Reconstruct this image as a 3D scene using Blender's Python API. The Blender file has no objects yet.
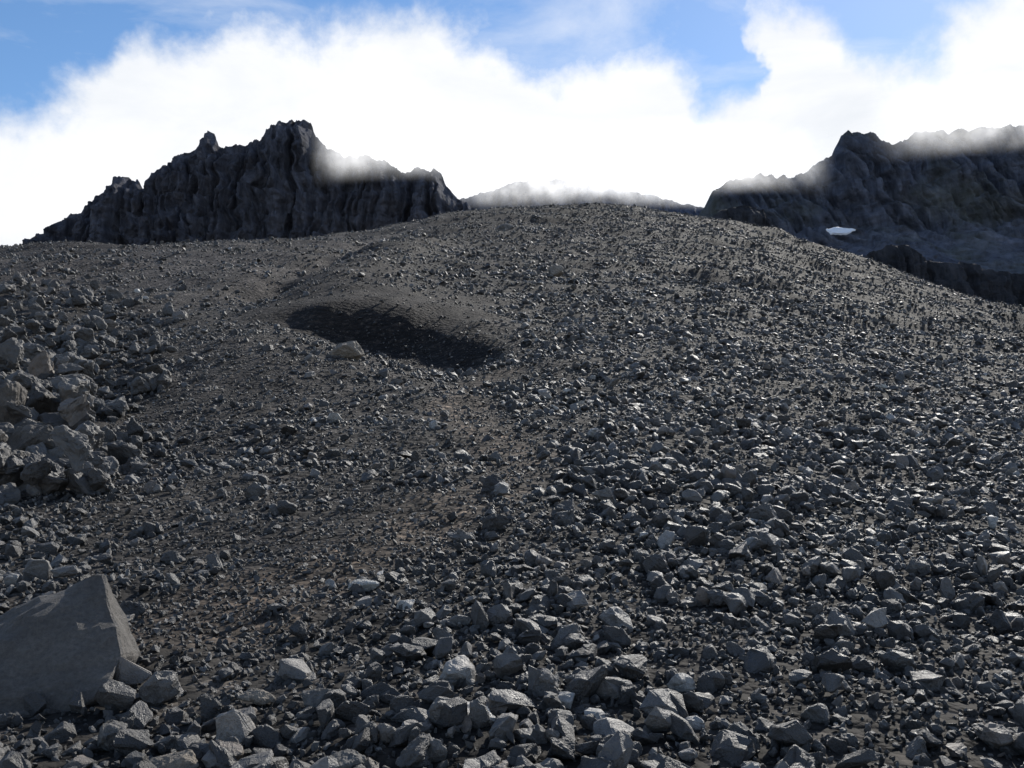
import bpy, bmesh, math, random
import numpy as np
from mathutils import Vector

SEED=7
rng=np.random.default_rng(SEED)
random.seed(SEED)
F=983.0; PITCH=math.radians(4.7); CP,SP=math.cos(PITCH),math.sin(PITCH); EYE=1.6
scene=bpy.context.scene
COL=scene.collection

# ---------------------------------------------------------------- noise
PERM=rng.permutation(256).astype(np.int64)
GR=rng.normal(size=(256,3)); GR/=np.linalg.norm(GR,axis=1)[:,None]
def pnoise(x,y,z=0.0):
    x=np.asarray(x,float); y=np.asarray(y,float); z=np.zeros_like(x)+z
    ix=np.floor(x).astype(np.int64); iy=np.floor(y).astype(np.int64); iz=np.floor(z).astype(np.int64)
    fx=x-ix; fy=y-iy; fz=z-iz
    sx=fx*fx*fx*(fx*(fx*6-15)+10); sy=fy*fy*fy*(fy*(fy*6-15)+10); sz=fz*fz*fz*(fz*(fz*6-15)+10)
    r=0
    for dx in (0,1):
        wx=sx if dx else 1-sx
        for dy in (0,1):
            wy=sy if dy else 1-sy
            for dz in (0,1):
                wz=sz if dz else 1-sz
                h=PERM[(PERM[(PERM[(ix+dx)&255]+iy+dy)&255]+iz+dz)&255]
                g=GR[h]
                r=r+wx*wy*wz*(g[...,0]*(fx-dx)+g[...,1]*(fy-dy)+g[...,2]*(fz-dz))
    return r*1.5
def fbm(x,y,z=0.0,o=4,g=0.5):
    a=1.0; s=0; f=1.0
    for i in range(o):
        s=s+a*pnoise(np.asarray(x)*f+i*17.3,np.asarray(y)*f+i*5.1,np.asarray(z)*f+i*3.7); a*=g; f*=2.03
    return s
def ridged(x,y,z=0.0,o=4):
    a=1.0; s=0; f=1.0
    for i in range(o):
        s=s+a*(1-2*np.abs(pnoise(np.asarray(x)*f+i*11.3,np.asarray(y)*f+i*7.1,np.asarray(z)*f+i*2.7))); a*=0.5; f*=2.1
    return s
def sstep(a,b,x):
    t=np.clip((x-a)/(b-a),0,1); return t*t*(3-2*t)

def unproj(px,py,d):
    u=(px-512)/F; v=(384-py)/F; k=CP-v*SP
    return (d*u/k, d, EYE+d*(SP+v*CP)/k)

# ---------------------------------------------------------------- terrain height
def pchip(xs,ys,q):
    xs=np.array(xs,float); ys=np.array(ys,float)
    h=np.diff(xs); dl=np.diff(ys)/h; n=len(xs); m=np.zeros(n)
    m[0]=dl[0]; m[-1]=dl[-1]
    for i in range(1,n-1):
        if dl[i-1]*dl[i]>0:
            w1=2*h[i]+h[i-1]; w2=h[i]+2*h[i-1]
            m[i]=(w1+w2)/(w1/dl[i-1]+w2/dl[i])
    q=np.clip(q,xs[0],xs[-1]); k=np.clip(np.searchsorted(xs,q)-1,0,n-2)
    t=(q-xs[k])/h[k]
    return ((1+2*t)*(1-t)**2*ys[k]+t*(1-t)**2*h[k]*m[k]+t*t*(3-2*t)*ys[k+1]+t*t*(t-1)*h[k]*m[k+1])
far=[(600,345),(3500,440)]
TAB={
-900:[(2,1045),(3,785),(5,620),(7,545),(10,480),(14,425),(20,370),(28,325),(40,290),(60,272),(80,272),(110,285),(250,320)]+far,
-300:[(2,1045),(3,778),(5,605),(7,530),(10,466),(14,410),(20,352),(28,304),(40,272),(60,256),(80,255),(110,268),(250,310)]+far,
0:[(2,1045),(3,772),(5,600),(7,525),(10,462),(14,405),(20,345),(28,300),(40,267),(60,250),(75,250),(100,262),(250,305)]+far,
130:[(2,1045),(3,770),(5,598),(7,522),(10,460),(14,404),(18,360),(22,336),(28,308),(40,272),(58,249),(72,247),(100,260),(250,305)]+far,
215:[(2,1045),(3,770),(5,598),(7,520),(10,455),(14,398),(17,362),(20,337),(23,324),(26,316),(32,294),(38,276),(45,262),(58,247),(75,243),(110,256),(250,305)]+far,
262:[(2,1045),(3,770),(5,598),(7,519),(10,454),(14,396),(17,356),(20,331),(22.8,325),(23.8,324),(25.4,310),(28,302),(35,288),(38,276),(45,262),(58,247),(75,243),(110,256),(250,305)]+far,
300:[(2,1045),(3,770),(5,596),(7,516),(10,451),(14,396),(17,359),(20,337),(22.6,336),(23.4,335),(25.4,305),(29,297),(36,286),(38,272),(45,262),(60,247),(88,240),(120,247),(250,302)]+far,
350:[(2,1045),(3,770),(5,595),(7,513),(10,449),(14,396),(17,364),(19.6,348),(22.2,351),(23.0,347),(25.5,300),(30,291),(38,272),(60,249),(90,238),(120,240),(250,298)]+far,
410:[(2,1045),(3,770),(5,593),(7,511),(10,447),(14,398),(17,376),(19.2,363),(21.4,369),(22.4,362),(25.0,306),(30,293),(38,275),(60,250),(90,234),(120,228),(150,235),(250,290)]+far,
460:[(2,1045),(3,768),(5,590),(7,508),(10,446),(14,402),(16.5,387),(18.6,375),(20.6,379),(21.6,366),(24.2,318),(28.5,303),(38,279),(60,253),(90,230),(130,214),(155,217),(250,278)]+far,
520:[(2,1045),(3,768),(5,590),(7,506),(10,446),(14,400),(17,376),(20,355),(23,335),(28,315),(38,287),(60,256),(90,230),(130,208),(158,207),(250,270)]+far,
570:[(2,1045),(3,768),(5,590),(7,505),(10,445),(14,398),(20,350),(28,318),(40,288),(60,258),(90,231),(130,209),(160,206),(200,216),(300,270)]+far,
640:[(2,1045),(3,768),(5,591),(7,507),(10,447),(14,400),(20,353),(28,322),(40,293),(60,263),(90,235),(125,214),(150,210),(200,228),(300,275)]+far,
700:[(2,1045),(3,768),(5,592),(7,510),(10,450),(14,403),(20,357),(28,326),(40,298),(60,270),(90,242),(125,221),(145,219),(200,240),(300,280)]+far,
850:[(2,1045),(3,770),(5,600),(7,520),(10,462),(14,416),(20,374),(28,349),(40,326),(60,300),(90,272),(120,261),(150,267),(250,300)]+far,
1024:[(2,1045),(3,772),(5,610),(7,530),(10,475),(14,433),(20,400),(28,376),(40,354),(60,334),(85,316),(105,311),(140,322),(250,345)]+far,
1500:[(2,1045),(3,785),(5,640),(7,565),(10,512),(14,475),(20,445),(28,425),(40,408),(60,392),(85,385),(105,385),(140,392),(250,400)]+[(600,410),(3500,450)],
2400:[(2,1045),(3,800),(5,670),(7,600),(10,550),(14,515),(20,490),(28,475),(40,465),(60,455),(85,452),(105,452),(140,452),(250,452)]+[(600,455),(3500,462)],
}
PXN=np.linspace(-900,2400,661); LDN=np.linspace(math.log(2),math.log(3500),420)
ks=sorted(TAB)
cols=np.array([pchip([math.log(a) for a,b in TAB[k]],[b for a,b in TAB[k]],LDN) for k in ks])
T=np.array([pchip(ks,cols[:,j],PXN) for j in range(len(LDN))]).T
for _ in range(3):
    Tp=np.pad(T,1,mode='edge'); T=(Tp[:-2,1:-1]+Tp[2:,1:-1]+2*T)/4
def base_height(x,y):
    x=np.asarray(x,float); y=np.asarray(y,float)
    d=np.clip(y,2,3500)
    px=np.clip(512+F*x/d,-899,2399)
    for _ in range(2):
        i=(px+900)/5.0; j=(np.log(d)-LDN[0])/(LDN[1]-LDN[0])
        i0=np.clip(i.astype(int),0,659); j0=np.clip(j.astype(int),0,418); fi=i-i0; fj=np.clip(j-j0,0,1)
        py=(T[i0,j0]*(1-fi)+T[i0+1,j0]*fi)*(1-fj)+(T[i0,j0+1]*(1-fi)+T[i0+1,j0+1]*fi)*fj
        v=(384-py)/F; k=CP-v*SP
        px=np.clip(512+F*x/d*k,-899,2399)
    z=EYE+d*(SP+v*CP)/k
    zn=0.24*y
    w=sstep(2.0,3.2,y)
    return np.where(y<2,zn,zn*(1-w)+z*w), px
def shoulder(x,y):
    lx=np.interp(y,[20,24,30,45,60,90],[-6.6,-6.4,-6.8,-7.6,-7.9,-8.5])
    return x-lx
def height(x,y):
    d=np.maximum(np.asarray(y,float),0)
    hz=sstep(16,19,d)*(1-sstep(28,33,d))
    yw=y+hz*.30*fbm(x/3.2,y/5.0,7.7,3)
    z,px=base_height(x,yw)
    z=z+0.04*fbm(x*1.1,y*1.1,1.0,3)
    z=z+0.13*sstep(4,12,d)*fbm(x/3.5,y/3.0,2.0,3)
    z=z+.05*hz*fbm(x/1.3,y/1.3,6.0,3)
    rt=sstep(.1,.3,x/np.maximum(d,1))
    z=z+(0.5+.45*rt)*(1-.6*hz)*sstep(16,45,d)*fbm(x/14,y/9,5.0,4)
    z=z+.18*sstep(28,50,d)*fbm(x/4,y/3,15.0,3)
    z=z+1.4*sstep(60,140,d)*fbm(x/50,y/30,8.0,4)*(1-sstep(120,150,d)*0.4)
    s=shoulder(x,y)+.7*fbm(x*.2,y*.2,3.,3); en=sstep(26,34,d)*(1-sstep(60,85,d))
    z=z+en*(.7*np.exp(-((s-1.5)/1.9)**2)-.5*np.exp(-((s+1.2)/1.3)**2))
    return z
tr=[unproj(a,b,d)[:2] for a,b,d in [(60,640,4.4),(220,600,4.9),(330,560,5.6),(450,505,7.1),(525,470,8.4),(500,440,10.3),(455,412,12.6),(470,388,15.8),(500,370,18)]]
def trail(x,y):
    best=np.full(np.shape(x),1e9)
    for (ax,ay),(bx,by) in zip(tr[:-1],tr[1:]):
        ex,ey=bx-ax,by-ay; t=np.clip(((x-ax)*ex+(y-ay)*ey)/(ex*ex+ey*ey),0,1)
        best=np.minimum(best,np.hypot(x-ax-t*ex,y-ay-t*ey))
    w=0.30+0.22*fbm(x*1.3,y*1.3,4.0,2)
    return 1-sstep(w*0.6,w*1.7+0.15,best)
def hollow(x,y):  # hollow mask: finer stones, plus shade painted into the colours
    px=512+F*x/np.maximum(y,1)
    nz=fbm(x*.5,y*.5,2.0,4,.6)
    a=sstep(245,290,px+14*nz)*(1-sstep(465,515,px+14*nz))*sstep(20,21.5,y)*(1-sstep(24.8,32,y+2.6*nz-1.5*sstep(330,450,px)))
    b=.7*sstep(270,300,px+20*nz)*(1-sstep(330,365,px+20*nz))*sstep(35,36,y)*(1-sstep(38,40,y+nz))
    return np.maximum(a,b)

# ---------------------------------------------------------------- material helpers
def newmat(n):
    m=bpy.data.materials.new(n); m.use_nodes=True; nt=m.node_tree
    for q in list(nt.nodes): nt.nodes.remove(q)
    return m,nt
def N(nt,t,**kw):
    n=nt.nodes.new(t)
    for k,v in kw.items():
        if k=='inp':
            for a,b in v.items(): n.inputs[a].default_value=b
        else: setattr(n,k,v)
    return n
def L(nt,a,b): nt.links.new(a,b)
def ramp(nt,stops,fac=None):
    r=nt.nodes.new('ShaderNodeValToRGB'); e=r.color_ramp.elements
    while len(e)<len(stops): e.new(0.5)
    for q,(p,c) in zip(e,stops):
        q.position=p; q.color=(c[0],c[1],c[2],1) if hasattr(c,'__len__') else (c,c,c,1)
    if fac is not None: L(nt,fac,r.inputs[0])
    return r
def mathn(nt,op,a,b=None,c=None,clamp=False):
    n=nt.nodes.new('ShaderNodeMath'); n.operation=op; n.use_clamp=clamp
    for i,q in enumerate((a,b,c)):
        if q is None: continue
        if isinstance(q,(int,float)): n.inputs[i].default_value=q
        else: L(nt,q,n.inputs[i])
    return n.outputs[0]
def mixc(nt,f,a,b,bt='MIX'):
    n=nt.nodes.new('ShaderNodeMix'); n.data_type='RGBA'; n.blend_type=bt
    for i,q in ((0,f),(6,a),(7,b)):
        if isinstance(q,(int,float)): n.inputs[i].default_value=q
        elif isinstance(q,tuple): n.inputs[i].default_value=(*q,1)
        else: L(nt,q,n.inputs[i])
    return n.outputs[2]

def rock_material(name,bright=1.0,scale=3.0,rough=0.52):
    m,nt=newmat(name)
    tc=N(nt,'ShaderNodeTexCoord')
    at=N(nt,'ShaderNodeAttribute',attribute_type='INSTANCER',attribute_name='tint'); tint=at.outputs['Fac']
    b=bright
    r=ramp(nt,[(0,(.026*b,.023*b,.020*b)),(.3,(.052*b,.047*b,.042*b)),(.6,(.093*b,.086*b,.078*b)),(.78,(.15*b,.139*b,.126*b)),(.86,(.135*b,.106*b,.082*b)),(.94,(.26*b,.245*b,.222*b)),(1,(.42*b,.40*b,.365*b))],tint)
    off=N(nt,'ShaderNodeVectorMath',operation='ADD'); L(nt,tc.outputs['Object'],off.inputs[0])
    sc=mathn(nt,'MULTIPLY',tint,57.0); L(nt,sc,off.inputs[1])
    n1=N(nt,'ShaderNodeTexNoise',inp={'Scale':scale,'Detail':5.0,'Roughness':.78}); L(nt,off.outputs[0],n1.inputs['Vector'])
    v1=ramp(nt,[(.3,.5),(.7,1.5)],n1.outputs['Fac'])
    c=mixc(nt,1.0,r.outputs[0],v1.outputs[0],'MULTIPLY')
    bs=N(nt,'ShaderNodeBsdfPrincipled'); L(nt,c,bs.inputs['Base Color'])
    rr=ramp(nt,[(.3,rough-.15),(.7,rough+.25)],n1.outputs['Fac']); L(nt,rr.outputs[0],bs.inputs['Roughness'])
    bs.inputs['Specular IOR Level'].default_value=.65
    bm=N(nt,'ShaderNodeBump',inp={'Strength':.6,'Distance':.06})
    L(nt,n1.outputs['Fac'],bm.inputs['Height']); L(nt,bm.outputs[0],bs.inputs['Normal'])
    o=N(nt,'ShaderNodeOutputMaterial'); L(nt,bs.outputs[0],o.inputs[0])
    return m

# ---------------------------------------------------------------- ground
def ground_material():
    m,nt=newmat('scree_ground')
    ge=N(nt,'ShaderNodeNewGeometry'); P=ge.outputs['Position']
    def noise(s,d=5,r=.6):
        n=N(nt,'ShaderNodeTexNoise',inp={'Scale':s,'Detail':float(d),'Roughness':r}); L(nt,P,n.inputs['Vector']); return n.outputs['Fac']
    def vor(s):
        n=N(nt,'ShaderNodeTexVoronoi',inp={'Scale':s}); L(nt,P,n.inputs['Vector']); return n
    big=noise(.06,4); mid=noise(.7,4,.65); fine=noise(14,4,.75)
    v1=vor(9.0); v2=vor(26.0)
    c=ramp(nt,[(.3,(.016,.0135,.0115)),(.5,(.025,.0212,.018)),(.7,(.041,.035,.029))],mid).outputs[0]
    c=mixc(nt,1.0,c,ramp(nt,[(.3,.55),(.7,1.45)],big).outputs[0],'MULTIPLY')
    c=mixc(nt,1.0,c,ramp(nt,[(.25,.55),(.75,1.5)],fine).outputs[0],'MULTIPLY')
    def cellv(v,lo,hi):
        s=N(nt,'ShaderNodeSeparateColor'); L(nt,v.outputs['Color'],s.inputs[0])
        return ramp(nt,[(0,lo),(.75,1.0),(.93,hi*.7),(1,hi)],s.outputs[0]).outputs[0]
    c=mixc(nt,1.0,c,cellv(v1,.5,3.2),'MULTIPLY')
    c=mixc(nt,1.0,c,cellv(v2,.6,2.6),'MULTIPLY')
    at=N(nt,'ShaderNodeAttribute',attribute_name='bare')
    c=mixc(nt,at.outputs['Fac'],c,mixc(nt,1.0,c,(2.1,1.8,1.5),'MULTIPLY'))
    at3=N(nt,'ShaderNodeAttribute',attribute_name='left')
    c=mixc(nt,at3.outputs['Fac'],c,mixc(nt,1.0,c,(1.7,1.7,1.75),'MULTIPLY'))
    at2=N(nt,'ShaderNodeAttribute',attribute_name='painted_shade')
    c=mixc(nt,at2.outputs['Fac'],c,mixc(nt,1.0,c,(.5,.45,.42),'MULTIPLY'))  # shade of the steep bank painted into the ground colour
    bs=N(nt,'ShaderNodeBsdfPrincipled'); L(nt,c,bs.inputs['Base Color']); bs.inputs['Roughness'].default_value=.9; bs.inputs['Specular IOR Level'].default_value=.2
    h=mathn(nt,'ADD',mathn(nt,'MULTIPLY',v1.outputs['Distance'],-.05),mathn(nt,'MULTIPLY',v2.outputs['Distance'],-.018))
    h=mathn(nt,'ADD',h,mathn(nt,'MULTIPLY',fine,.02))
    bm=N(nt,'ShaderNodeBump',inp={'Strength':.7,'Distance':1.0}); L(nt,h,bm.inputs['Height']); L(nt,bm.outputs[0],bs.inputs['Normal'])
    o=N(nt,'ShaderNodeOutputMaterial'); L(nt,bs.outputs[0],o.inputs[0])
    return m
def grid_mesh(name,X,Y,Z,mat,attrs={}):
    ny,nx=X.shape
    me=bpy.data.meshes.new(name)
    co=np.stack([X,Y,Z],-1).reshape(-1,3).astype(np.float32)
    idx=np.arange(nx*ny).reshape(ny,nx)
    q=np.stack([idx[:-1,:-1],idx[:-1,1:],idx[1:,1:],idx[1:,:-1]],-1).reshape(-1,4)
    me.vertices.add(len(co)); me.vertices.foreach_set('co',co.ravel())
    me.loops.add(q.size); me.loops.foreach_set('vertex_index',q.ravel().astype(np.int32))
    me.polygons.add(len(q)); me.polygons.foreach_set('loop_start',(np.arange(len(q))*4).astype(np.int32))
    me.polygons.foreach_set('use_smooth',np.ones(len(q),bool))
    me.update(calc_edges=True)
    for k,v in attrs.items():
        a=me.attributes.new(k,'FLOAT','POINT'); a.data.foreach_set('value',v.ravel().astype(np.float32))
    me.materials.append(mat)
    ob=bpy.data.objects.new(name,me); COL.objects.link(ob); return ob
uy=np.linspace(-math.asinh(60/2.0),math.asinh(3400/2.0),940); ys=2.0*np.sinh(uy)
ux=np.linspace(-math.asinh(2800/2.5),math.asinh(2800/2.5),860); xs=2.5*np.sinh(ux)
X,Y=np.meshgrid(xs,ys); Z=height(X,Y)
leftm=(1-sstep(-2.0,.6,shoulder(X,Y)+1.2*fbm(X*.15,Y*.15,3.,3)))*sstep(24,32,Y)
ground=grid_mesh('ground',X,Y,Z,ground_material(),{'bare':trail(X,Y),'painted_shade':hollow(X,Y),'left':leftm})

# ---------------------------------------------------------------- rock meshes
def hull_rock(name,seed,n=14,ax=(1,.8,.6),bevel=.03,sub=0,disp=0.0,mat=None,smooth=False,pts=None):
    r=random.Random(seed); bm=bmesh.new()
    if pts is None:
        pts=[]
        for i in range(n):
            v=Vector((r.gauss(0,1),r.gauss(0,1),r.gauss(0,1))).normalized()*(.5*(r.uniform(.8,1.05)))
            pts.append((v.x*ax[0],v.y*ax[1],v.z*ax[2]))
    for p in pts: bm.verts.new(p)
    res=bmesh.ops.convex_hull(bm,input=bm.verts)
    bmesh.ops.delete(bm,geom=[v for v in bm.verts if not v.link_faces],context='VERTS')
    bmesh.ops.dissolve_limit(bm,angle_limit=math.radians(14),verts=bm.verts,edges=bm.edges)
    if bevel: bmesh.ops.bevel(bm,geom=list(bm.edges),offset=bevel,segments=1,affect='EDGES',clamp_overlap=True)
    bmesh.ops.triangulate(bm,faces=bm.faces)
    if sub:
        for _ in range(sub): bmesh.ops.subdivide_edges(bm,edges=bm.edges,cuts=1,use_grid_fill=True)
        bmesh.ops.triangulate(bm,faces=bm.faces)
        co=np.array([v.co[:] for v in bm.verts]); bm.normal_update(); no=np.array([v.normal[:] for v in bm.verts])
        S=max(co.max(0)-co.min(0)); q=co/S+seed*1.7
        dv=(fbm(q[:,0]*3,q[:,1]*3,q[:,2]*3,4,.55)*.8+ .35*ridged(q[:,0]*6,q[:,1]*6,q[:,2]*6,3)-.3)*disp*S
        co=co+no*dv[:,None]
        for v,c in zip(bm.verts,co): v.co=c
    bmesh.ops.recalc_face_normals(bm,faces=bm.faces)
    me=bpy.data.meshes.new(name); bm.to_mesh(me); bm.free()
    if smooth: me.polygons.foreach_set('use_smooth',np.ones(len(me.polygons),bool))
    if mat: me.materials.append(mat)
    return me
stone_mat=rock_material('scree_stone',.95,3.0)
field_mat=rock_material('boulder_stone',.9,2.2,.65)
src=bpy.data.collections.new('stone_shapes'); srcp=bpy.data.collections.new('pebble_shapes'); srcb=bpy.data.collections.new('block_shapes')
for i in range(26):
    r=random.Random(100+i)
    ax=(1,r.uniform(.65,1.0),r.uniform(.45,.9))
    me=hull_rock('stone_%02d'%i,i,r.randint(10,22),ax,.03,1,.07,stone_mat)
    src.objects.link(bpy.data.objects.new('stone_%02d'%i,me))
for i in range(8):
    me=hull_rock('pebble_%02d'%i,50+i,10,(1,.8,.65),0,0,0,stone_mat)
    srcp.objects.link(bpy.data.objects.new('pebble_%02d'%i,me))
for i in range(14):
    r=random.Random(300+i)
    me=hull_rock('block_%02d'%i,80+i,r.randint(9,13),(1,r.uniform(.65,.98),r.uniform(.55,.9)),.02,3,.075,field_mat)
    srcb.objects.link(bpy.data.objects.new('block_%02d'%i,me))

def scatter(name,co,rot,scl,vi,tint,coll):
    me=bpy.data.meshes.new(name); n=len(co)
    me.vertices.add(n); me.vertices.foreach_set('co',co.astype(np.float32).ravel())
    for k,v,t in (('rot',rot,'FLOAT_VECTOR'),('scl',scl,'FLOAT_VECTOR')):
        a=me.attributes.new(k,t,'POINT'); a.data.foreach_set('vector',v.astype(np.float32).ravel())
    a=me.attributes.new('vi','INT','POINT'); a.data.foreach_set('value',vi.astype(np.int32))
    a=me.attributes.new('tint','FLOAT','POINT'); a.data.foreach_set('value',tint.astype(np.float32))
    ob=bpy.data.objects.new(name,me); COL.objects.link(ob)
    ng=bpy.data.node_groups.new(name+'_nodes','GeometryNodeTree')
    ng.interface.new_socket('Geometry',in_out='INPUT',socket_type='NodeSocketGeometry')
    ng.interface.new_socket('Geometry',in_out='OUTPUT',socket_type='NodeSocketGeometry')
    gi=ng.nodes.new('NodeGroupInput'); go=ng.nodes.new('NodeGroupOutput')
    ci=ng.nodes.new('GeometryNodeCollectionInfo'); ci.inputs['Collection'].default_value=coll
    ci.inputs['Separate Children'].default_value=True; ci.inputs['Reset Children'].default_value=True
    ip=ng.nodes.new('GeometryNodeInstanceOnPoints'); ip.inputs['Pick Instance'].default_value=True
    def att(nm,dt):
        a=ng.nodes.new('GeometryNodeInputNamedAttribute'); a.data_type=dt; a.inputs['Name'].default_value=nm; return a.outputs['Attribute']
    k=ng.links.new
    k(gi.outputs[0],ip.inputs['Points']); k(ci.outputs[0],ip.inputs['Instance'])
    k(att('vi','INT'),ip.inputs['Instance Index']); k(att('rot','FLOAT_VECTOR'),ip.inputs['Rotation']); k(att('scl','FLOAT_VECTOR'),ip.inputs['Scale'])
    k(ip.outputs[0],go.inputs[0])
    md=ob.modifiers.new('scatter','NODES'); md.node_group=ng
    return ob

def sample(n,ylo,yhi,rho,margin=3.0,k=.72):
    yy=np.concatenate([np.linspace(ylo,2,50)[:-1],np.geomspace(2,yhi,1500)])
    w=rho(np.maximum(yy,0))*2*(k*np.maximum(yy,0)+margin)
    cdf=np.concatenate([[0],np.cumsum((w[1:]+w[:-1])/2*np.diff(yy))]); tot=cdf[-1]
    y=np.interp(rng.random(n)*tot,cdf,yy)
    x=(rng.random(n)*2-1)*(k*np.maximum(y,0)+margin)
    return x,y,tot
def rots(n,tilt):
    return np.stack([rng.normal(0,tilt,n),rng.normal(0,tilt,n),rng.random(n)*6.283],-1)

rho=lambda d:300*np.minimum(1,(6/np.maximum(d,.1)))**1.1
_,_,tot=sample(1,-1,165,rho,2.0,.6)
n=int(tot); print('scree count',n)
x,y,_=sample(n,-1,165,rho,2.0,.6)
px=512+F*x/np.maximum(y,1)
size=np.exp(rng.normal(math.log(.045),.62,n))
cl=fbm(x*.55,y*.55,3.3,3); size*=np.clip(1+.6*cl,.5,1.6)
right=sstep(330,620,px+60*fbm(x*.3,y*.3,9.0,2)); size*=.82+.3*right
size*=1+.25*np.exp(-((y-3)/1.8)**2)
size=np.clip(size,.02,.19)
size*=1+np.clip(y-8,0,30)/42+np.clip(y-38,0,200)/110
trm=trail(x,y); hol=hollow(x,y)
keep=(rng.random(n)>trm*.85*(size>.035))&(rng.random(n)<.62+.45*right+.25*sstep(.0,.5,cl))
keep&=~((hol>.3)&(rng.random(n)<.4))
size=size*(1-.5*hol)
x,y,size=x[keep],y[keep],size[keep]; n=len(x)
z=height(x,y)+size*rng.uniform(-.12,.36,n)
scl=np.stack([size*rng.uniform(.85,1.25,n),size*rng.uniform(.85,1.15,n),size*rng.uniform(.8,1.15,n)],-1)
tint=np.clip(rng.beta(1.2,1.7,n)-.10*sstep(20,55,y)*(shoulder(x,y)>-1)+.08*fbm(x*.2,y*.2,6.,2),0,1)
tint=tint*(1-.75*hollow(x,y))  # stones in the hollow tinted darker as painted shade
scatter('scree_stones',np.stack([x,y,z],-1),rots(n,.6),scl,rng.integers(0,26,n),tint,src)

rhop=lambda d:950*np.minimum(1,(4.5/np.maximum(d,.1)))**1.8
_,_,tot=sample(1,0.5,24,rhop,1.6,.58); n=int(tot); print('pebbles',n)
x,y,_=sample(n,0.5,24,rhop,1.6,.58)
size=np.clip(np.exp(rng.normal(math.log(.019),.45,n)),.008,.045)*(1+y/18)
z=height(x,y)+size*rng.uniform(-.1,.35,n)
scl=np.stack([size]*3,-1)*rng.uniform(.8,1.2,(n,3))
scatter('gravel',np.stack([x,y,z],-1),rots(n,1.0),scl,rng.integers(0,8,n),rng.beta(1.4,2.0,n),srcp)

# boulder field at left
P=[]
def addb(n,pxr,yr,sr,bias=1.0,lift=0.0):
    for _ in range(n):
        t=rng.random(); yv=yr[0]*(yr[1]/yr[0])**t
        p=pxr[0]+(pxr[1]-pxr[0])*rng.random()**bias
        s=sr[0]*(sr[1]/sr[0])**(rng.random()**1.3)
        P.append(((p-512)/F*yv,yv,s,lift*rng.random()))
addb(460,(-330,90),(7.7,20),(.2,.66),.8,.24)
addb(320,(-330,140),(8.0,23),(.18,.58),.8,.1)
addb(120,(-100,80),(10,19),(.25,.62),.8,.55)
addb(240,(-330,170),(13,30),(.18,.55),.8,.08)
addb(150,(-200,110),(19,34),(.3,.8),.8,.2)
addb(110,(-60,210),(8,22),(.10,.24))
addb(220,(-300,190),(24,50),(.2,.6))
addb(80,(-300,400),(50,75),(.3,.75))
addb(90,(280,1200),(6,60),(.13,.3))
addb(50,(450,1100),(50,150),(.35,.75))
addb(36,(60,1100),(2.7,7),(.12,.19))
P=np.array(P); n=len(P)
z=height(P[:,0],P[:,1])+P[:,2]*rng.uniform(-.05,.25,n)+P[:,3]
scl=np.stack([P[:,2]]*3,-1)*rng.uniform(.85,1.2,(n,3))
scatter('boulder_field',np.stack([P[:,0],P[:,1],z],-1),rots(n,.6),scl,rng.integers(0,14,n),rng.beta(1.9,2.3,n)*.92,srcb)

# ---------------------------------------------------------------- individual boulders
def single_mat(name,col,sc=3.0,rough=.75):
    m,nt=newmat(name); tc=N(nt,'ShaderNodeTexCoord')
    n1=N(nt,'ShaderNodeTexNoise',inp={'Scale':sc,'Detail':8.0,'Roughness':.7}); L(nt,tc.outputs['Object'],n1.inputs['Vector'])
    n2=N(nt,'ShaderNodeTexNoise',inp={'Scale':sc*14,'Detail':5.0,'Roughness':.75}); L(nt,tc.outputs['Object'],n2.inputs['Vector'])
    vo=N(nt,'ShaderNodeTexVoronoi',inp={'Scale':sc*22}); L(nt,tc.outputs['Object'],vo.inputs['Vector'])
    c=ramp(nt,[(.28,tuple(k*.55 for k in col)),(.5,col),(.75,tuple(k*1.5 for k in col))],n1.outputs['Fac']).outputs[0]
    c=mixc(nt,1.0,c,ramp(nt,[(.3,.6),(.7,1.4)],n2.outputs['Fac']).outputs[0],'MULTIPLY')
    c=mixc(nt,1.0,c,ramp(nt,[(.0,.5),(.22,1.0)],vo.outputs['Distance']).outputs[0],'MULTIPLY')
    bs=N(nt,'ShaderNodeBsdfPrincipled'); L(nt,c,bs.inputs['Base Color']); bs.inputs['Roughness'].default_value=rough
    bm=N(nt,'ShaderNodeBump',inp={'Strength':1.0,'Distance':.035})
    L(nt,mathn(nt,'ADD',n1.outputs['Fac'],mathn(nt,'MULTIPLY',n2.outputs['Fac'],.4)),bm.inputs['Height']); L(nt,bm.outputs[0],bs.inputs['Normal'])
    o=N(nt,'ShaderNodeOutputMaterial'); L(nt,bs.outputs[0],o.inputs[0]); return m
slab_mat=single_mat('slab_stone',(.088,.079,.069),4.0)
pts=[unproj(*q) for q in [(-110,665,3.80),(-40,630,3.84),(10,607,3.86),(60,586,3.88),(92,572,3.90),(104,573,3.90),(124,655,3.62),(104,692,3.48),(62,722,3.40),(28,724,3.40),(-60,705,3.42),(-110,700,3.5),
  (109,582,3.97),(141,653,3.95),(132,678,3.80),(92,713,3.56),(10,640,4.2),(-80,680,4.25),(120,700,4.2),(30,760,3.6),(80,760,3.7),(-80,760,3.9)]]
c0=np.mean(pts,axis=0); me=hull_rock('boulder',3,pts=[tuple(np.array(p)-c0) for p in pts],bevel=.008,sub=4,disp=.026,mat=slab_mat)
ob=bpy.data.objects.new('boulder',me); ob.location=c0; COL.objects.link(ob)
tan=single_mat('tan_stone',(.19,.16,.125),3.0); grey=single_mat('grey_stone',(.11,.103,.093),3.0); pale=single_mat('pale_stone',(.36,.35,.32),3.0); dk=single_mat('brown_stone',(.085,.072,.058),3.0)
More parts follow.
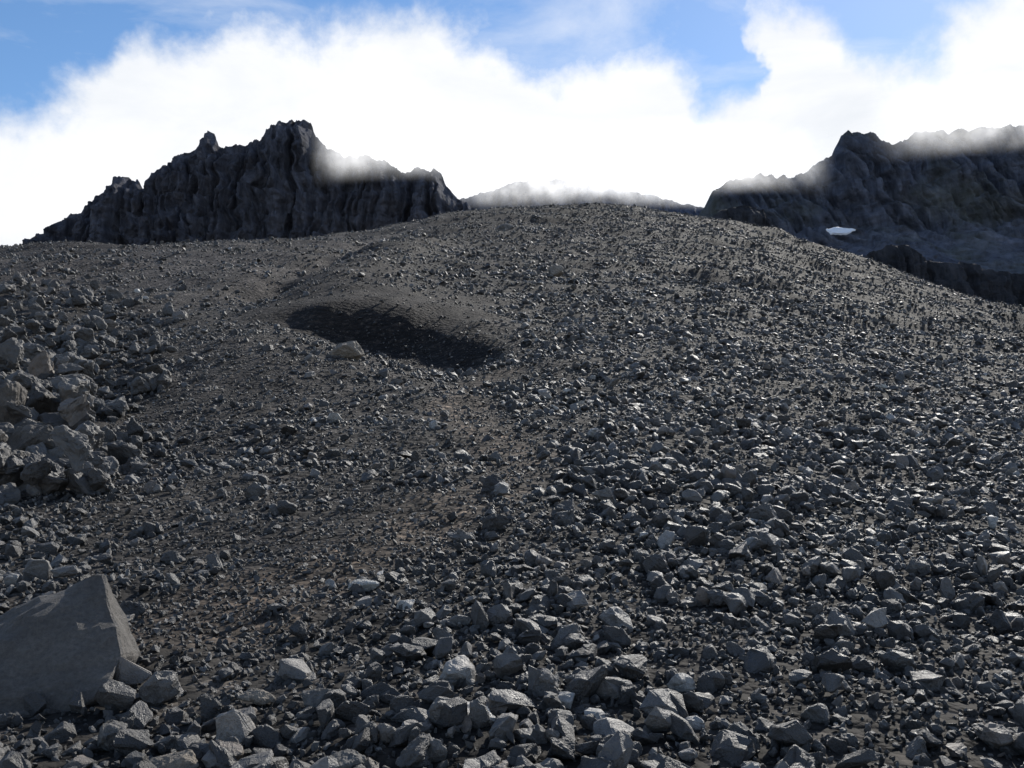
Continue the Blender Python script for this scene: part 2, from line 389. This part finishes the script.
def boulder(px,d,w,hf,mat,seed,yaw=0,df=.8,sink=.2):
    x=(px-512)/F*d
    z=float(height(np.array([x]),np.array([d]))[0])
    me=hull_rock('boulder',seed,14,(w,w*df,w*hf),w*.03,4,.05,mat)
    o=bpy.data.objects.new('boulder',me); o.location=(x,d,z+w*hf*(.5-sink)); o.rotation_euler=(random.uniform(-.15,.15),random.uniform(-.15,.15),yaw); COL.objects.link(o)
boulder(348,17.3,.75,.6,tan,41,.3,.8,.15)
boulder(555,46,1.2,.6,tan,22,.2)
boulder(505,88,1.9,.6,grey,23)
boulder(882,17.5,.28,.45,pale,24)
boulder(366,5.1,.2,.45,pale,25,.4)
boulder(-14,10.3,1.15,1.0,dk,46,.3,.8,.1)
boulder(38,9.4,.78,.8,dk,27,1.0,.8,.1)
boulder(98,9.9,.5,.65,dk,48,.5)
boulder(22,14.5,.6,.8,grey,29,.5)
boulder(120,3.15,.15,.8,grey,31,.6); boulder(180,2.95,.18,.5,tan,32,.9); boulder(345,2.98,.18,.6,grey,33,.2)
boulder(325,3.45,.17,.6,grey,34); boulder(60,11.5,.6,.8,grey,35,1.2); boulder(262,3.5,.15,.6,tan,36,.2)
boulder(912,5.6,.17,.7,grey,37)

# ---------------------------------------------------------------- mountains
def mtn_mat(name,c1,c2,moss=0.0,tilt=.25):
    m,nt=newmat(name); ge=N(nt,'ShaderNodeNewGeometry')
    mp=N(nt,'ShaderNodeMapping'); mp.inputs['Scale'].default_value=(.02,.02,.10); mp.inputs['Rotation'].default_value=(0,tilt,0); L(nt,ge.outputs['Position'],mp.inputs[0])
    n1=N(nt,'ShaderNodeTexNoise',inp={'Scale':1.0,'Detail':9.0,'Roughness':.65}); L(nt,mp.outputs[0],n1.inputs['Vector'])
    mq=N(nt,'ShaderNodeMapping'); mq.inputs['Scale'].default_value=(.13,.13,.018); L(nt,ge.outputs['Position'],mq.inputs[0])
    n2=N(nt,'ShaderNodeTexNoise',inp={'Scale':1.0,'Detail':8.0,'Roughness':.7}); L(nt,mq.outputs[0],n2.inputs['Vector'])
    n3=N(nt,'ShaderNodeTexNoise',inp={'Scale':.015,'Detail':4.0,'Roughness':.6}); L(nt,ge.outputs['Position'],n3.inputs['Vector'])
    c=ramp(nt,[(.3,c1),(.7,c2)],n1.outputs['Fac']).outputs[0]
    c=mixc(nt,1.0,c,ramp(nt,[(.32,.42),(.68,1.6)],n2.outputs['Fac']).outputs[0],'MULTIPLY')
    if moss: c=mixc(nt,mathn(nt,'MULTIPLY',ramp(nt,[(.5,0.0),(.66,1.0)],n3.outputs['Fac']).outputs[0],moss),c,(.11,.12,.08))
    bs=N(nt,'ShaderNodeBsdfPrincipled'); L(nt,c,bs.inputs['Base Color']); bs.inputs['Roughness'].default_value=.95; bs.inputs['Specular IOR Level'].default_value=.1
    bm=N(nt,'ShaderNodeBump',inp={'Strength':.9,'Distance':6.0}); L(nt,mathn(nt,'ADD',n1.outputs['Fac'],n2.outputs['Fac']),bm.inputs['Height']); L(nt,bm.outputs[0],bs.inputs['Normal'])
    o=N(nt,'ShaderNodeOutputMaterial'); L(nt,bs.outputs[0],o.inputs[0]); return m
def mountain(name,prof,D,basepy,depth,mat,amp,talus=.4,nx=520,nt_=150,jag=1.0,freq=1.0,tilt=0.0):
    pp=np.array(prof,float); q=np.linspace(pp[0,0],pp[-1,0],nx)
    py=np.interp(q,pp[:,0],pp[:,1])
    py=py+jag*(fbm(q/9.0,q*0+D*.01,0,4)*1.6-1.6*np.round(pnoise(q/7.0,q*0+3.3,D*.1)*3)*.6)
    cx,_,cz=unproj(q,py,D)
    cx=np.array(cx); cz=np.array(cz)
    zb=unproj(512,basepy,D)[2]
    t=np.concatenate([np.linspace(0,1,nt_),1+np.linspace(0,1,40)[1:]])
    Tt,CX=np.meshgrid(t,cx,indexing='ij'); CZ=np.broadcast_to(cz,Tt.shape)
    Hh=np.maximum(CZ-zb,2)
    tf=np.clip(Tt,0,1); bk=np.clip(Tt-1,0,1)
    Zz=zb+Hh*tf-Hh*bk*.95
    g=np.where(tf<talus,1-(tf/talus)*.76,.24*(1-(tf-talus)/(1-talus)))
    Yy=D-depth*g+bk*depth*1.2
    s=freq
    cm=sstep(talus*.7,talus*1.1,tf)*(1-bk)
    wob=5/s*fbm(CX*.02*s,Zz*.03*s,1.0,3)
    u=CX+tilt*(Zz-zb)+wob
    b=ridged(u*.028*s,Zz*.003*s,D*.1,2)
    a1=np.abs(((u*.045*s+.6*pnoise(u*.02*s,Zz*.006*s,2.))%1.0)*2-1)
    a2=np.abs(((u*.13*s+.8*pnoise(u*.05*s,Zz*.012*s,6.))%1.0)*2-1)
    b=b*.8+1.0*(1-a1**1.5)*(.4+.6*sstep(-.2,.3,pnoise(u*.03*s,Zz*.02*s,9.)))+.42*(1-a2)
    sm=fbm(u*.07*s,Zz*.05*s,Yy*.05*s,5,.6)
    fade=1-.55*sstep(.85,1.0,tf)
    Yy=Yy-amp*(b-.8)*(.18+.82*cm)*fade-amp*.33*sm*fade
    lz=Zz*.05*s+.5*pnoise(u*.03*s,Zz*.01*s,4.)
    Yy=Yy+amp*.4*(lz%1.0)*cm*fade*-1
    Xx=CX+amp*.2*fbm(CX*.05*s,Zz*.04*s,7.0,3)*fade
    return grid_mesh(name,Xx,Yy,Zz,mat)
mL=mtn_mat('hazed_cliff_rock',(.060,.063,.078),(.105,.108,.127))  # bluish, lightened albedo stands in for aerial haze
mR=mtn_mat('hazed_mossy_cliff_rock',(.072,.084,.115),(.125,.137,.17),.45,.5)  # haze of distance mixed into the rock colours, apart from the moss
mC=mtn_mat('hazed_far_rock',(.06,.074,.11),(.09,.105,.145))  # far ridge colours carry painted-in blue haze
mO=mtn_mat('outcrop_rock',(.035,.036,.042),(.075,.076,.083))
mountain('mountain',[(-60,330),(-10,275),(30,246),(45,235),(70,219),(92,205),(108,186),(112,181),(133,180),(142,183),(147,192),(152,188),(160,171),(176,163),(182,157),(190,155),(204,143),(211,135),(216,137),(222,150),(232,151),(240,147),(262,142),(268,133),(280,128),(290,124),(303,123),(312,126),(318,141),(330,152),(345,157),(372,160),(392,166),(402,174),(415,170),(432,171),(444,181),(452,196),(480,212),(540,240),(600,300)],800,330,130,mL,20,.42,nx=900,nt_=200)
mountain('mountain',[(400,240),(440,210),(470,198),(500,188),(530,180),(560,182),(590,184),(620,191),(650,197),(690,206),(740,215),(820,240),(900,290)],1150,330,200,mC,14,.6,jag=.5)
mountain('mountain',[(610,300),(660,245),(690,222),(703,208),(712,192),(725,184),(745,176),(770,178),(792,179),(812,168),(832,155),(838,137),(848,132),(868,134),(880,144),(892,147),(915,136),(940,131),(965,132),(990,126),(1010,127),(1040,132),(1090,120),(1200,110),(1400,150),(1700,230)],700,350,190,mR,15,.5,nx=1000,tilt=.6,nt_=200)
mountain('rock_outcrop',[(690,250),(712,218),(722,210),(745,206),(762,210),(769,222),(790,245)],300,290,20,mO,2.5,.3,nx=160,freq=4,nt_=80,jag=.6)
mountain('rock_outcrop',[(820,290),(868,254),(885,247),(905,246),(925,259),(945,264),(965,262),(985,270),(1010,274),(1040,276),(1100,300),(1200,350)],260,370,30,mO,3,.3,nx=300,freq=4,nt_=80,jag=.6)

# snow patch
m,nt=newmat('snow'); bs=N(nt,'ShaderNodeBsdfPrincipled'); bs.inputs['Base Color'].default_value=(.72,.76,.82,1); bs.inputs['Roughness'].default_value=.7
nn=N(nt,'ShaderNodeTexNoise',inp={'Scale':.6,'Detail':5.0}); bm_=N(nt,'ShaderNodeBump',inp={'Strength':.5,'Distance':1.0}); L(nt,nn.outputs['Fac'],bm_.inputs['Height']); L(nt,bm_.outputs[0],bs.inputs['Normal'])
o=N(nt,'ShaderNodeOutputMaterial'); L(nt,bs.outputs[0],o.inputs[0])
c0=np.array(unproj(840,231,520)); W=7.5
spts=[]
for i in range(26):
    a=i/26*6.283; r=1+.18*math.sin(3*a+1)+.1*math.sin(5*a)
    spts.append((W*math.cos(a)*r,.6+1.2*math.sin(a),(2.4+.6*math.cos(a))*math.sin(a)*r)); spts.append((W*.7*math.cos(a),-.6+1.0*math.sin(a),1.6*math.sin(a)))
me=hull_rock('snow_patch',5,pts=spts,bevel=0,sub=3,disp=.06,mat=m,smooth=True)
so=bpy.data.objects.new('snow_patch',me); so.location=c0; COL.objects.link(so)

# ---------------------------------------------------------------- mist on the ridges
def cloud_mat(name,seed,dens):
    m,nt=newmat(name); tc=N(nt,'ShaderNodeTexCoord'); sp=N(nt,'ShaderNodeSeparateXYZ'); L(nt,tc.outputs['UV'],sp.inputs[0])
    ge=N(nt,'ShaderNodeNewGeometry')
    n=N(nt,'ShaderNodeTexNoise',noise_dimensions='4D',inp={'Scale':.022,'Detail':5.0,'Roughness':.55,'W':float(seed)}); L(nt,ge.outputs['Position'],n.inputs['Vector'])
    u=sp.outputs[0]; v=sp.outputs[1]
    eu=mathn(nt,'MULTIPLY',mathn(nt,'MULTIPLY',u,mathn(nt,'SUBTRACT',1.0,u)),4.0)
    ev=mathn(nt,'MULTIPLY',mathn(nt,'MULTIPLY',v,mathn(nt,'SUBTRACT',1.0,v)),4.0)
    e=mathn(nt,'MULTIPLY',eu,mathn(nt,'POWER',ev,1.3))
    a=mathn(nt,'MULTIPLY',e,mathn(nt,'MULTIPLY_ADD',mathn(nt,'SUBTRACT',n.outputs['Fac'],.5),4.0,.95,clamp=False))
    mr=N(nt,'ShaderNodeMapRange',interpolation_type='SMOOTHSTEP'); L(nt,a,mr.inputs[0]); mr.inputs[1].default_value=0; mr.inputs[2].default_value=1.3
    al=mathn(nt,'MULTIPLY',mr.outputs[0],dens,clamp=True)
    tl=N(nt,'ShaderNodeBsdfTranslucent'); tl.inputs[0].default_value=(.9,.9,.9,1)
    em=N(nt,'ShaderNodeEmission'); em.inputs[0].default_value=(.94,.96,1,1); em.inputs[1].default_value=.6  # added glow lifts the mist towards the bright sky clouds
    ad=N(nt,'ShaderNodeAddShader'); L(nt,tl.outputs[0],ad.inputs[0]); L(nt,em.outputs[0],ad.inputs[1])
    tp=N(nt,'ShaderNodeBsdfTransparent'); mx=N(nt,'ShaderNodeMixShader'); L(nt,al,mx.inputs[0]); L(nt,tp.outputs[0],mx.inputs[1]); L(nt,ad.outputs[0],mx.inputs[2])
    o=N(nt,'ShaderNodeOutputMaterial'); L(nt,mx.outputs[0],o.inputs[0]); return m
def cloud(p0,p1,t,b,D,seed,dens=1.0):
    nx,nz=60,24
    U,V=np.meshgrid(np.linspace(0,1,nx),np.linspace(0,1,nz))
    PX=p0+(p1-p0)*U; PY=b+(t-b)*V
    x,_,z=unproj(PX,PY,D)
    yv=D+10*pnoise(x*.008,z*.01,seed)+25*(2*U-1)**2
    ob=grid_mesh('cloud',x,yv,z,cloud_mat('mist_%d'%seed,seed,dens))
    uv=ob.data.uv_layers.new(name='UVMap'); li=np.zeros(len(ob.data.loops),np.int32); ob.data.loops.foreach_get('vertex_index',li)
    st=np.stack([U.ravel(),V.ravel()],-1)[li]; uv.data.foreach_set('uv',st.astype(np.float32).ravel())
cloud(400,830,112,212,960,3,.95)
cloud(520,760,146,210,930,11,.75)
cloud(300,480,92,184,660,5,.6)
cloud(680,850,116,196,560,7,.8)
cloud(880,1200,64,158,560,9,.75)

# ---------------------------------------------------------------- world
SUN_EL=math.radians(32); SUN_AZ=math.radians(26)
w=bpy.data.worlds.new('World'); scene.world=w; w.use_nodes=True; nt=w.node_tree
for q in list(nt.nodes): nt.nodes.remove(q)
sky=N(nt,'ShaderNodeTexSky',sky_type='NISHITA'); sky.sun_disc=False; sky.sun_elevation=SUN_EL; sky.sun_rotation=SUN_AZ; sky.altitude=1500; sky.air_density=1.0; sky.dust_density=.3; sky.ozone_density=1.5
tc=N(nt,'ShaderNodeTexCoord'); sp=N(nt,'ShaderNodeSeparateXYZ'); L(nt,tc.outputs['Generated'],sp.inputs[0])
nd=N(nt,'ShaderNodeTexNoise',inp={'Scale':7.0,'Detail':5.0,'Roughness':.6}); L(nt,tc.outputs['Generated'],nd.inputs['Vector'])
az=mathn(nt,'ARCTAN2',sp.outputs[0],sp.outputs[1]); az=mathn(nt,'ADD',az,mathn(nt,'MULTIPLY',mathn(nt,'SUBTRACT',nd.outputs['Fac'],.5),.14))
el=mathn(nt,'ARCSINE',sp.outputs[2])
A0=math.radians(48)
edge=[(-420,330),(-240,160),(-120,100),(-40,120),(10,122),(60,102),(100,80),(150,44),(230,34),(330,32),(385,28),(430,12),(465,34),(520,60),(570,74),(620,62),(655,60),(690,82),(722,104),(740,86),(754,20),(780,10),(815,30),(860,58),(905,58),(950,24),(1000,4),(1100,-20),(1250,80),(1450,330)]  # cloud edge dropped at both unseen ends to cut fill light
fc=N(nt,'ShaderNodeFloatCurve'); cu=fc.mapping.curves[0]
ptsc=[]
for a,b in edge:
    x_,y_,z_=unproj(a,b,1.0); z_-=EYE
    ptsc.append(((math.atan2(x_,y_)+A0)/(2*A0), math.asin(z_/math.sqrt(x_*x_+y_*y_+z_*z_))/math.radians(45)))
cu.points[0].location=(0,ptsc[0][1]); cu.points[1].location=(1,ptsc[-1][1])
for p in ptsc:
    if 0.001<p[0]<.999: cu.points.new(*p)
fc.mapping.update()
L(nt,mathn(nt,'MULTIPLY_ADD',az,1/(2*A0),.5,clamp=True),fc.inputs['Value'])
thr=mathn(nt,'MULTIPLY',fc.outputs[0],math.radians(45))
n1=N(nt,'ShaderNodeTexNoise',inp={'Scale':13.0,'Detail':9.0,'Roughness':.6,'Distortion':.1}); L(nt,tc.outputs['Generated'],n1.inputs['Vector'])
n2=N(nt,'ShaderNodeTexNoise',inp={'Scale':3.5,'Detail':7.0,'Roughness':.6,'Distortion':.4})
mp=N(nt,'ShaderNodeMapping'); mp.inputs['Scale'].default_value=(1,1,2.5); L(nt,tc.outputs['Generated'],mp.inputs[0]); L(nt,mp.outputs[0],n2.inputs['Vector'])
s=mathn(nt,'SUBTRACT',thr,el)
s=mathn(nt,'ADD',s,mathn(nt,'MULTIPLY',mathn(nt,'SUBTRACT',n1.outputs['Fac'],.5),.12))
mr=N(nt,'ShaderNodeMapRange',interpolation_type='SMOOTHSTEP'); L(nt,s,mr.inputs[0]); mr.inputs[1].default_value=-.028; mr.inputs[2].default_value=.022
wisp=ramp(nt,[(.46,0.0),(.72,.6)],n2.outputs['Fac']).outputs[0]
mask=mathn(nt,'MAXIMUM',mr.outputs[0],wisp)
cb=ramp(nt,[(.3,(.84,.88,.94)),(.6,(1.05,1.06,1.08))],n2.outputs['Fac']).outputs[0]
hs=N(nt,'ShaderNodeHueSaturation'); hs.inputs['Saturation'].default_value=1.15; L(nt,sky.outputs[0],hs.inputs['Color'])
b1=N(nt,'ShaderNodeBackground'); b1.inputs[1].default_value=.15; L(nt,hs.outputs[0],b1.inputs[0])
b2=N(nt,'ShaderNodeBackground'); b2.inputs[1].default_value=1.0; L(nt,cb,b2.inputs[0])
mx=N(nt,'ShaderNodeMixShader'); L(nt,mask,mx.inputs[0]); L(nt,b1.outputs[0],mx.inputs[1]); L(nt,b2.outputs[0],mx.inputs[2])
o=N(nt,'ShaderNodeOutputWorld'); L(nt,mx.outputs[0],o.inputs[0])

# ---------------------------------------------------------------- sun & camera
sl=bpy.data.lights.new('sun','SUN'); sl.energy=5.0; sl.angle=math.radians(.5); sl.color=(1,.95,.87)
so=bpy.data.objects.new('sun',sl); COL.objects.link(so)
dv=Vector((math.sin(SUN_AZ)*math.cos(SUN_EL),math.cos(SUN_AZ)*math.cos(SUN_EL),math.sin(SUN_EL)))
so.rotation_euler=dv.to_track_quat('Z','Y').to_euler(); so.location=dv*50
cd=bpy.data.cameras.new('camera'); cd.sensor_width=36; cd.lens=F/1024*36; cd.clip_start=.05; cd.clip_end=12000
co=bpy.data.objects.new('camera',cd); co.location=(0,0,EYE); co.rotation_euler=(math.radians(90)+PITCH,0,0); COL.objects.link(co); scene.camera=co
scene.view_settings.view_transform='Standard'; scene.view_settings.look='None'; scene.view_settings.exposure=0
